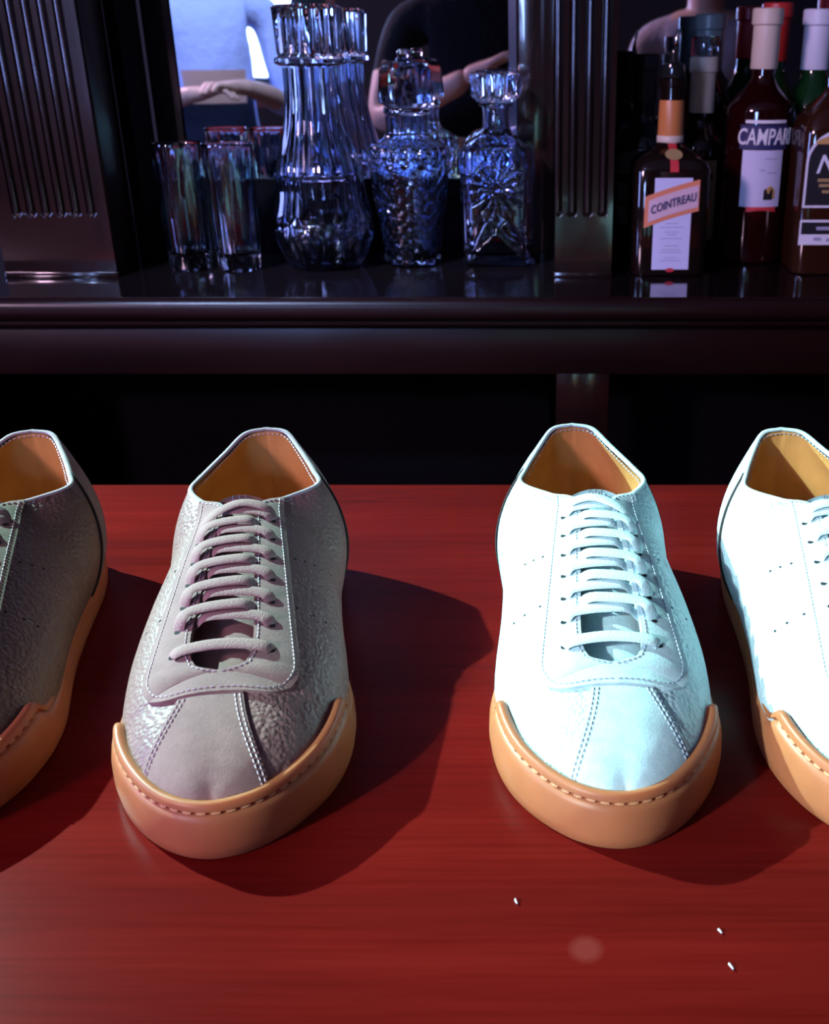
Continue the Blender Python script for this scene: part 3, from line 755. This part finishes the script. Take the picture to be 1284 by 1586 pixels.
V, F = lathe([(.008, .178), (.0200, .1785), (.0225, .181), (.0272, .186), (.0278, .203), (.0262, .2075), (.012, .2095), (.001, .210)], 64, lambda r, z, a: squircle(r, a, 6) - (.0030 * abs(math.cos(8 * a)) if .184 < z < .206 else 0)); mesh('stopper', V, F, M['glass'], SD, True, 25)

# ------------------------------------------------------------------ bottles
def gl(name, c, trans=.0, rough=.06): return mat(name, c, rough, spec=.6, trans=trans, coat=.1)
M['amber_glass'] = gl('dark_amber_glass', (.010, .005, .004)); M['red_glass'] = gl('red_liqueur_glass', (.014, .0016, .0016)); M['green_glass'] = gl('green_bottle_glass', (.004, .030, .007)); M['brown_glass'] = gl('brown_whisky_glass', (.028, .009, .004)); M['black_glass'] = gl('black_bottle_glass', (.012, .014, .014))
M['orange_foil'] = mat('orange_foil', (.62, .22, .07), .35, spec=.6); M['cream_foil'] = mat('cream_foil', (.70, .58, .48), .4); M['grey_foil'] = mat('grey_foil', (.20, .23, .23), .35); M['red_foil'] = mat('red_foil', (.50, .03, .03), .35); M['white_foil'] = mat('white_foil', (.70, .70, .82), .4)
M['paper_white'] = mat('white_label_paper', (.66, .65, .86), .6); M['paper_orange'] = mat('orange_label_band', (.80, .26, .13), .6); M['paper_pink'] = mat('pale_pink_label_band', (.74, .50, .55), .6); M['paper_tan'] = mat('tan_label_paper', (.36, .27, .16), .7); M['paper_grey'] = mat('grey_label_paper', (.12, .13, .13), .7); M['paper_black'] = mat('black_label_paper', (.015, .014, .018), .5)
M['ribbon'] = mat('red_ribbon', (.62, .04, .05), .5); M['seal'] = mat('gilt_seal', (.55, .38, .16), .4, metal=.3); M['ink_blue'] = mat('dark_blue_ink', (.03, .03, .12), .6); M['ink_grey'] = mat('grey_ink', (.38, .37, .50), .6); M['ink_white'] = mat('white_ink', (.82, .80, .86), .5); M['steel'] = mat('polished_steel', (.7, .7, .75), .2, metal=1); M['gold'] = mat('gold_ink', (.6, .35, .12), .4)
def round_bottle(root, R_, hs, hn, rn, ht, m, cap_m, cap_z, cap_name='capsule'):
    """R_ body radius, hs shoulder height, hn neck foot, rn neck radius, ht top"""
    prof = [(R_ * .80, 0), (R_ * .96, .002), (R_, .008), (R_, hs)] + [(R_ + (rn - R_) * (1 - math.cos(t * math.pi)) / 2, hs + (hn - hs) * t) for t in np.linspace(.1, 1, 10)] + [(rn * .97, ht - .012), (rn * 1.12, ht - .011), (rn * 1.12, ht - .002), (rn * .9, ht)]
    V, F = lathe(prof, 40); b = mesh('glass_body', V, F, m, root, True, 40)
    V, F = lathe([(rn * 1.10, cap_z), (rn * 1.14, cap_z + .001), (rn * 1.12, ht - .016), (rn * 1.28, ht - .014), (rn * 1.28, ht + .0005), (rn * 1.15, ht + .002), (.001, ht + .0022)], 32); mesh(cap_name, V, F, cap_m, root, True, 35); return b
def curved_label(name, parent, m, r, a0, a1, z0, z1, nz=2, top=None, bot=None, n=20):
    """paper wrapped on a round bottle; angle 0 faces the viewer (-y)"""
    V = []
    for k in range(n + 1):
        t = k / n; a = a0 + (a1 - a0) * t; zb = z0 + (bot(t) if bot else 0); zt = z1 + (top(t) if top else 0)
        for z in (zb, zt):
            V.append((r * math.sin(a), -r * math.cos(a), z))
    F = [(2 * k, 2 * k + 2, 2 * k + 3, 2 * k + 1) for k in range(n)]
    return mesh(name, V, F, m, parent, True)
def text(name, body, size, m, parent, fn, shear=0, sx=1, align='CENTER'):
    """lettering as a thin mesh; fn maps (x, y, depth) of the flat text to the place on the bottle"""
    c = bpy.data.curves.new(name, 'FONT'); c.body = body; c.size = size; c.align_x = align; c.align_y = 'CENTER'; c.extrude = size * .02; c.shear = shear; c.resolution_u = 3; c.offset = size * .012
    o = bpy.data.objects.new(name, c); COL.objects.link(o); dg = bpy.context.evaluated_depsgraph_get(); dg.update()
    me = bpy.data.meshes.new_from_object(o.evaluated_get(dg)); bpy.data.objects.remove(o); bpy.data.curves.remove(c)
    me.materials.clear(); me.materials.append(m)
    for v in me.vertices: v.co = fn(v.co.x * sx, v.co.y, v.co.z)
    t = bpy.data.objects.new(name, me); COL.objects.link(t); t.parent = parent; return t
def on_cyl(r, z, a0=0): return lambda x, y, d: Vector((r * math.sin(x / r + a0), -r * math.cos(x / r + a0), z + y)) * 1.0 + Vector((math.sin(x / r + a0), -math.cos(x / r + a0), 0)) * (d + .0002)
def on_face(y0, z, slope=0, x0=0, bow=0): return lambda x, y, d: Vector((x0 + x, y0 - d - .0002, z + y + slope * x + bow * x * x))
def square_body(name, root, hw, prof, m, p=6, n=64):
    V = []
    for f, z, pp in prof:
        for k in range(n):
            a = 2 * math.pi * (k + .5) / n; r = squircle(f, a, pp); V.append((r * math.cos(a), r * math.sin(a), z))
    m_ = len(prof); F = [(i * n + k, i * n + (k + 1) % n, (i + 1) * n + (k + 1) % n, (i + 1) * n + k) for i in range(m_ - 1) for k in range(n)] + [tuple(range(n))[::-1], tuple((m_ - 1) * n + k for k in range(n))]
    return mesh(name, V, F, m, root, True, 35)
# orange liqueur, square dark bottle
L = thing('liqueur_bottle', 'square dark liqueur bottle with orange neck foil and slanted orange label band', 'bottle', (.1475, 1.236, SZ), R(2), 'bottles in the right bay')
hw = .0415
square_body('glass_body', L, hw, [(.037, 0, 7), (.0405, .0015, 7), (hw, .006, 7), (hw, .112, 7), (.0395, .119, 6), (.033, .126, 5), (.023, .132, 3), (.0155, .137, 2.2), (.0128, .143, 2), (.0125, .195, 2), (.0145, .196, 2), (.0145, .204, 2), (.012, .205, 2)], M['amber_glass'])
V, F = lathe([(.0134, .138), (.0138, .139), (.0142, .140), (.0136, .180), (.0130, .1825)], 32, close=False); mesh('neck_foil', V, F, M['orange_foil'], L, True)
V, F = lathe([(.0134, .137), (.0146, .1375), (.0148, .146), (.0142, .1465)], 32, close=False); mesh('foil_band', V, F, M['cream_foil'], L, True)
V, F = lathe([(.006, .2055), (.013, .2060), (.0135, .209), (.012, .218), (.006, .220), (.004, .226), (.0032, .232), (.002, .2325)], 24); mesh('pour_spout', V, F, M['black_glass'], L, True, 40)
V, F = tubemesh([(0, 0, .231), (.001, -.001, .241), (.004, -.004, .252)], [.0028, .0024, .002], 10); mesh('spout_pipe', V, F, M['steel'], L, True)
rib = [(-.0046, -.0152, .139), (.0046, -.0152, .139), (-.0046, -.0185, .1362), (.0046, -.0185, .1362), (-.0046, -.0262, .1318), (.0046, -.0262, .1318), (-.0046, -.0352, .1256), (.0046, -.0352, .1256), (-.0046, -.0412, .1190), (.0046, -.0412, .1190), (-.0046, -.0424, .112), (.0046, -.0424, .112)]
mesh('red_ribbon', rib, [(2 * i, 2 * i + 1, 2 * i + 3, 2 * i + 2) for i in range(5)], M['ribbon'], L, True)
sl = mesh('seal', *(lambda P: ([p for p in P], [tuple(range(len(P)))]))([(.0095 * math.cos(a), -.0318 + .0052 * math.sin(a) * 1.2, .1292 + .0052 * math.sin(a)) for a in np.linspace(0, 2 * math.pi, 24, endpoint=False)]), M['seal'], L)
YF = -hw - .0004
def flat(name, P, m, d=0, parent=None):
    return mesh(name, [(x, YF - d, z) for x, z in P], [tuple(range(len(P)))], m, parent or L, False)
lb = flat('front_label', [(-.0205, .008), (.0205, .008), (.0205, .106), (-.0205, .106)], M['paper_white'])
def band(z0, z1, x0, x1, s, bow): 
    xs = np.linspace(x0, x1, 12); return [(x, z0 + s * x + bow * x * x) for x in xs] + [(x, z1 + s * x + bow * x * x) for x in xs[::-1]]
b1 = flat('label_band', band(.064, .097, -.031, .0285, .30, -1.5), M['paper_orange'], .0004)
flat('label_band_inner', band(.0685, .0915, -.0265, .0275, .30, -1.5), M['paper_pink'], .0008, b1)
text('label_lettering', 'COINTREAU', .0125, M['ink_blue'], b1, on_face(YF - .0012, .0800, .30, .0005, -1.5), sx=.70)
bm = bmesh.new()
for k, z in enumerate((.058, .054, .049, .046, .042, .034, .030, .027, .021, .018)):
    wd = (.007, .013, .008, .006, .012, .008, .010, .012, .007, .012)[k]; add_box(bm, -wd, wd, YF - .0003, YF - .0001, z - .0004, z + .0004)
bmo('small_print', bm, M['ink_grey'], lb, kind='stuff')
flat('wax_dot', [(.0048 * math.cos(a), .0075 + .0022 * math.sin(a)) for a in np.linspace(0, 2 * math.pi, 16, endpoint=False)], M['ribbon'], .0003)
# dark bottle half hidden at the left
B = thing('spirit_bottle', 'black bottle with grey arched label half hidden beside the pilaster', 'bottle', (.1265, 1.335, SZ), 0, 'bottles in the right bay')
round_bottle(B, .036, .125, .165, .0125, .225, M['black_glass'], M['paper_black'], .175)
curved_label('shoulder_label', B, M['paper_grey'], .0364, -1.0, 1.0, .098, .118, top=lambda t: .008 * math.sin(math.pi * t)); fl_ = curved_label('front_label', B, M['paper_grey'], .0364, -.95, .95, .040, .088)
curved_label('label_stripe', fl_, M['paper_black'], .0367, -.95, .95, .062, .066)
# amber bottle with tan label and cream neck
B = thing('spirit_bottle', 'dark amber bottle with tan label and cream neck behind the liqueur bottle', 'bottle', (.1960, 1.346, SZ), 0, 'bottles in the right bay')
round_bottle(B, .034, .120, .158, .0130, .222, M['amber_glass'], M['cream_foil'], .163)
V, F = lathe([(.0120, .2245), (.0152, .2250), (.0158, .228), (.0158, .243), (.0150, .2455), (.001, .246)], 32); mesh('glass_stopper', V, F, M['glass'], B, True, 35)
fl_ = curved_label('front_label', B, M['paper_tan'], .0344, -.55, .55, .020, .112)
for z in (.090, .066, .058, .040): curved_label('label_rule', fl_, M['paper_black'], .0347, -.32, .40, z, z + (.008 if z == .090 else .0016), bot=lambda t: -.006 * t if False else 0)
curved_label('label_stripe', fl_, M['paper_orange'], .0347, .12, .36, .036, .068)
# red aperitif
B = thing('aperitif_bottle', 'red aperitif bottle with white label and bold white lettering', 'bottle', (.2570, 1.300, SZ), 0, 'bottles in the right bay')
round_bottle(B, .0385, .168, .205, .0135, .272, M['red_glass'], M['cream_foil'], .212)
fl_ = curved_label('front_label', B, M['paper_white'], .0389, -.62, .62, .066, .128); curved_label('label_foot', fl_, M['ribbon'], .0391, -.40, .50, .0600, .0660, bot=lambda t: .002 * math.sin(math.pi * t))
curved_label('label_head', B, M['ink_white'], .0389, -.60, .66, .1565, .1600); curved_label('name_panel', B, M['ink_blue'], .0388, -.75, .75, .1290, .1550)
text('label_lettering', 'CAMPARI', .0245, M['ink_white'], B, on_cyl(.0390, .1415, .04), shear=.12, sx=.66)
sl = curved_label('round_crest', fl_, M['gold'], .0392, .12, .44, .075, .088, top=lambda t: -.004 + .005 * math.sin(math.pi * t)); curved_label('crest_figure', fl_, M['paper_black'], .0394, .08, .36, .074, .0835, top=lambda t: .003 * math.sin(9 * t))
for z, a0, a1 in ((.118, .05, .42), (.106, -.1, .1), (.103, .15, .45)): curved_label('label_rule', fl_, M['ink_grey'], .0392, a0, a1, z, z + .0011)
# back row: necks only show above the front row
for x, y, g_, cap, ht, lab in ((.2100, 1.412, 'red_glass', 'grey_foil', .268, 'red glass bottle with grey neck foil in the back row'), (.2880, 1.402, 'green_glass', 'red_foil', .280, 'green glass bottle with red neck foil in the back row'),
                              (.3250, 1.345, 'green_glass', 'white_foil', .272, 'green glass bottle with tall white neck foil in the back row'), (.3960, 1.402, 'red_glass', 'red_foil', .292, 'red bottle with red neck foil at the right edge of the back row')):
    B = thing('spirit_bottle', lab, 'bottle', (x, y, SZ), 0, 'bottles in the right bay'); round_bottle(B, .031, .165, .212, .0145, ht, M[g_], M[cap], ht - .062)
# square whisky bottle cut by the right edge
W_ = thing('whisky_bottle', 'square whisky bottle with black label cut off by the right edge', 'bottle', (.3310, 1.243, SZ), 0, 'bottles in the right bay')
hw = .0425
square_body('glass_body', W_, hw, [(.038, 0, 7), (.0415, .0015, 7), (hw, .006, 7), (hw, .150, 7), (.040, .163, 6), (.031, .176, 5), (.020, .186, 3), (.0145, .195, 2), (.0140, .235, 2), (.0155, .236, 2), (.0155, .246, 2), (.013, .247, 2)], M['brown_glass'])
V, F = lathe([(.0150, .205), (.0152, .2055), (.0166, .2495), (.016, .2515), (.001, .252)], 32); mesh('screw_cap', V, F, M['paper_black'], W_, True, 35)
YF = -hw - .0004
arch = [(.0400 * math.cos(a), .122 + .034 * math.sin(a)) for a in np.linspace(0, math.pi, 20)]
f1 = flat('front_label', [(-.0400, .074), (.0400, .074)] + arch, M['ink_white'], 0, W_); f1.name = 'front_label'
flat('label_field', [(-.0375, .0765), (.0375, .0765)] + [(.0375 * math.cos(a), .121 + .0315 * math.sin(a)) for a in np.linspace(0, math.pi, 20)], M['paper_black'], .0003, f1)
flat('label_crest', [(-.012 + .020 * math.cos(a), .140 + .008 * math.sin(a)) for a in np.linspace(0, math.pi, 16)], M['gold'], .0006, f1)
text('label_lettering', 'Nam', .026, M['ink_white'], f1, on_face(YF - .0006, .121, .12, -.004), shear=.3, sx=1.0)
bm = bmesh.new()
for z, a, b in ((.103, -.026, .03), (.0975, -.024, .03), (.091, -.02, .025)): add_box(bm, a, b, YF - .0008, YF - .0005, z - .0016, z + .0016)
bmo('label_rule', bm, M['seal'], f1)
flat('label_corner', [(.0, .079), (.020, .079), (.020, .088), (.006, .085)], M['ribbon'], .0006, f1)
f2 = flat('lower_label', [(-.0405, .034), (.0405, .034), (.0405, .061), (-.0405, .061)], M['ink_white'], 0, W_); flat('label_field', [(-.0385, .0455), (.0385, .0455), (.0385, .0585), (-.0385, .0585)], M['paper_black'], .0003, f2)
bm = bmesh.new()
for z, a, b in ((.052, -.022, .03), (.0405, -.024, -.016), (.0395, -.010, .012)): add_box(bm, a, b, YF - .0008, YF - .0005, z - .0018, z + .0018)
bmo('label_rule', bm, M['ink_grey'], f2)
# white flecks of lint on the bar
def lint(px, py, ln, rz, lab):
    P = [(-ln / 2, 0, .0006), (0, ln * .12, .0011), (ln / 2, 0, .0006)]; V, F = tubemesh(cr(P, 7), .0004, 6); o = mesh('lint_fleck', V, F, M['ink_white']); o.location = (px, py, CT); o.rotation_euler.z = rz
    tag(o, lab, 'lint', 'lint on the bar')
lint(-.008, .334, .0026, 1.9, 'pale lint fleck on the bar in front of the wide gap')
lint(.0745, .3005, .0030, 2.0, 'pale lint fleck near the bottom right, below the right sneakers'); lint(.073, .318, .0022, 2.1, 'tiny lint fleck right of the round mark on the bar')

# ------------------------------------------------------------------ people standing before the bar (seen in the mirrors)
SKIN = mat('skin', (.62, .36, .26), .5, sss=.1); M['hair'] = mat('dark_hair', (.03, .02, .015), .6)
def cloth(name, c):
    m = mat(name, c, .85, spec=.15); v = coords(m); bump(m, noise(m, v, 14, 4, .6), .5, .02); return m
def person(label, loc, rz, h, J, mats, rule):
    """one skinned body: J maps joint -> (x, y, z, radius) for a figure facing +y, in fractions of the height"""
    E_ = [('pelvis', 'belly'), ('belly', 'chest'), ('chest', 'collar'), ('collar', 'neck'), ('neck', 'jaw'), ('jaw', 'skull'), ('skull', 'crown')]
    for s in 'lr': E_ += [('collar', 'shoulder_' + s), ('shoulder_' + s, 'elbow_' + s), ('elbow_' + s, 'wrist_' + s), ('wrist_' + s, 'palm_' + s), ('pelvis', 'hip_' + s), ('hip_' + s, 'knee_' + s), ('knee_' + s, 'ankle_' + s), ('ankle_' + s, 'toe_' + s)]
    J = dict(J); 
    for s in 'lr':
        w_, p_ = np.array(J['wrist_' + s][:3]), np.array(J['palm_' + s][:3]); d = (p_ - w_) / (np.linalg.norm(p_ - w_) + 1e-9); side = np.cross(d, [0, 0, 1.]); side /= np.linalg.norm(side) + 1e-9; upv = np.cross(side, d)
        for k, (o_, ln) in enumerate(((-.0165, .040), (-.0055, .046), (.0055, .043), (.0165, .034))):
            a_ = p_ + d * .012 + side * o_; b_ = a_ + d * ln * .55; c_ = b_ + (d * .6 - upv * .8) * ln * .5
            J[f'f{k}a_{s}'] = (*a_, .0052); J[f'f{k}b_{s}'] = (*b_, .0048); J[f'f{k}c_{s}'] = (*c_, .0042)
            E_ += [('palm_' + s, f'f{k}a_{s}'), (f'f{k}a_{s}', f'f{k}b_{s}'), (f'f{k}b_{s}', f'f{k}c_{s}')]
        sg = 1 if s == 'l' else -1
        a_ = w_ + d * .02 + side * sg * .018 + upv * .004; b_ = a_ + (d * .8 + side * sg * .5) * .028
        J['t0_' + s] = (*a_, .006); J['t1_' + s] = (*b_, .0048); E_ += [('wrist_' + s, 't0_' + s), ('t0_' + s, 't1_' + s)]
    names = list(J); ix = {k: i for i, k in enumerate(names)}
    me = bpy.data.meshes.new('person'); me.from_pydata([tuple(c * h for c in J[k][:3]) for k in names], [(ix[a], ix[b]) for a, b in E_], [])
    o = bpy.data.objects.new('person', me); COL.objects.link(o)
    sk = o.modifiers.new('skin', 'SKIN'); sk.use_smooth_shade = True
    for i, k in enumerate(names):
        sv = me.skin_vertices[0].data[i]; r = J[k][3]; sv.radius = (r * h, (J[k][4] if len(J[k]) > 4 else r) * h); sv.use_root = k == 'pelvis'
    ss = o.modifiers.new('sub', 'SUBSURF'); ss.levels = 2; ss.render_levels = 2
    dg = bpy.context.evaluated_depsgraph_get(); dg.update(); me2 = bpy.data.meshes.new_from_object(o.evaluated_get(dg)); bpy.data.objects.remove(o)
    # face: push a nose, brow and chin out of the skull; eyes set in
    hd = np.array(J['skull'][:3]) * h
    for v in me2.vertices:
        d = np.array(v.co) - hd
        if abs(d[2]) < .16 and d[1] > .03 and abs(d[0]) < .09:
            v.co.y += .022 * math.exp(-((d[0] / .013) ** 2 + ((d[2] + .025) / .028) ** 2)) + .006 * math.exp(-((d[0] / .03) ** 2 + ((d[2] + .065) / .012) ** 2)) - .007 * sum(math.exp(-(((d[0] - s_ * .033) / .014) ** 2 + ((d[2] - .005) / .012) ** 2)) for s_ in (1, -1))
    for m_ in mats: me2.materials.append(m_)
    P = {k: np.array(J[k][:3]) * h for k in names}; ks = [k for k in names]; A_ = np.array([P[k] for k in ks])
    for p in me2.polygons:
        p.use_smooth = True; c = np.array(p.center); k = ks[int(np.argmin(((A_ - c) ** 2).sum(1)))]; p.material_index = rule(k, c / h)
    b = bpy.data.objects.new('person', me2); COL.objects.link(b); b.location = loc; b.rotation_euler.z = rz; tag(b, label, 'person')
    # hair cap and ears
    bm = bmesh.new(); bmesh.ops.create_uvsphere(bm, u_segments=24, v_segments=14, radius=1)
    for v in list(bm.verts):
        if v.co.z < -.35 or (v.co.y > .45 and v.co.z < .55): bm.verts.remove(v)
    for v in bm.verts: v.co = Vector((v.co.x * .050 * h, v.co.y * .060 * h - .004 * h, v.co.z * .062 * h + .010 * h)) + Vector(hd)
    hr = bmo('hair', bm, M['hair'], b, True)
    return b
BASE = dict(pelvis=(0, 0, .53, .075, .055), belly=(0, 0, .62, .072, .052), chest=(0, .005, .73, .085, .060), collar=(0, 0, .815, .055, .045), neck=(0, .004, .85, .032), jaw=(0, .016, .885, .038, .040), skull=(0, .012, .93, .044, .053), crown=(0, .004, .972, .030, .036),
            shoulder_l=(-.105, 0, .80, .037), shoulder_r=(.105, 0, .80, .037), hip_l=(-.055, 0, .50, .052), hip_r=(.055, 0, .50, .052), knee_l=(-.06, .01, .28, .034), knee_r=(.06, .01, .28, .034), ankle_l=(-.062, -.01, .045, .024), ankle_r=(.062, -.01, .045, .024), toe_l=(-.068, .09, .018, .018), toe_r=(.068, .09, .018, .018))
def arms(el, wl, pl, er, wr, pr_): return dict(elbow_l=(*el, .027), wrist_l=(*wl, .0165), palm_l=(*pl, .019, .012), elbow_r=(*er, .027), wrist_r=(*wr, .0165), palm_r=(*pr_, .019, .012))
def rule_std(k, c):
    if k.startswith(('f', 't0', 't1', 'palm', 'wrist')): return 2
    if k in ('neck', 'jaw', 'skull', 'crown') and c[2] > .835: return 2
    if k.startswith(('hip', 'knee', 'pelvis')): return 1
    if k.startswith(('ankle', 'toe')): return 3
    return 0
def rule_apron(k, c):
    if (k in ('belly', 'pelvis', 'hip_l', 'hip_r') and c[2] < .675): return 1
    return rule_std(k, c)
def rule_bare(k, c):
    if k.startswith('elbow') or k.startswith('wrist'): return 2
    return rule_std(k, c)
SHOE = mat('black_shoe_leather', (.01, .01, .01), .3); NAVY = cloth('dark_navy_cloth', (.012, .014, .03)); BLK = cloth('black_cloth', (.01, .01, .012))
person('person in pale blue shirt and dark apron, hands folded, left in the mirror', (-1.08, -1.15, 0), R(-20), 1.86, {**BASE, **arms((-.135, .01, .635), (-.06, .12, .665), (-.02, .135, .67), (.135, .01, .635), (.06, .12, .675), (.015, .14, .68))}, [cloth('pale_blue_shirt', (.55, .62, .92)), NAVY, SKIN, SHOE], rule_apron)
person('person in black top with bare forearm raised, right in the mirror', (-.17, -.50, 0), R(0), 1.80, {**BASE, **arms((-.14, .06, .66), (-.02, .16, .72), (.03, .175, .745), (.145, .04, .62), (.03, .15, .625), (-.01, .16, .64))}, [BLK, BLK, SKIN, SHOE], rule_bare)
person('person in pale grey pink shirt, dim in the bottle bay mirror', (.52, -.62, 0), R(8), 1.74, {**BASE, **arms((-.13, .01, .63), (-.09, .10, .60), (-.07, .13, .60), (.13, .01, .63), (.09, .10, .60), (.07, .13, .60))}, [cloth('grey_pink_shirt', (.45, .36, .38)), NAVY, SKIN, SHOE], rule_std)
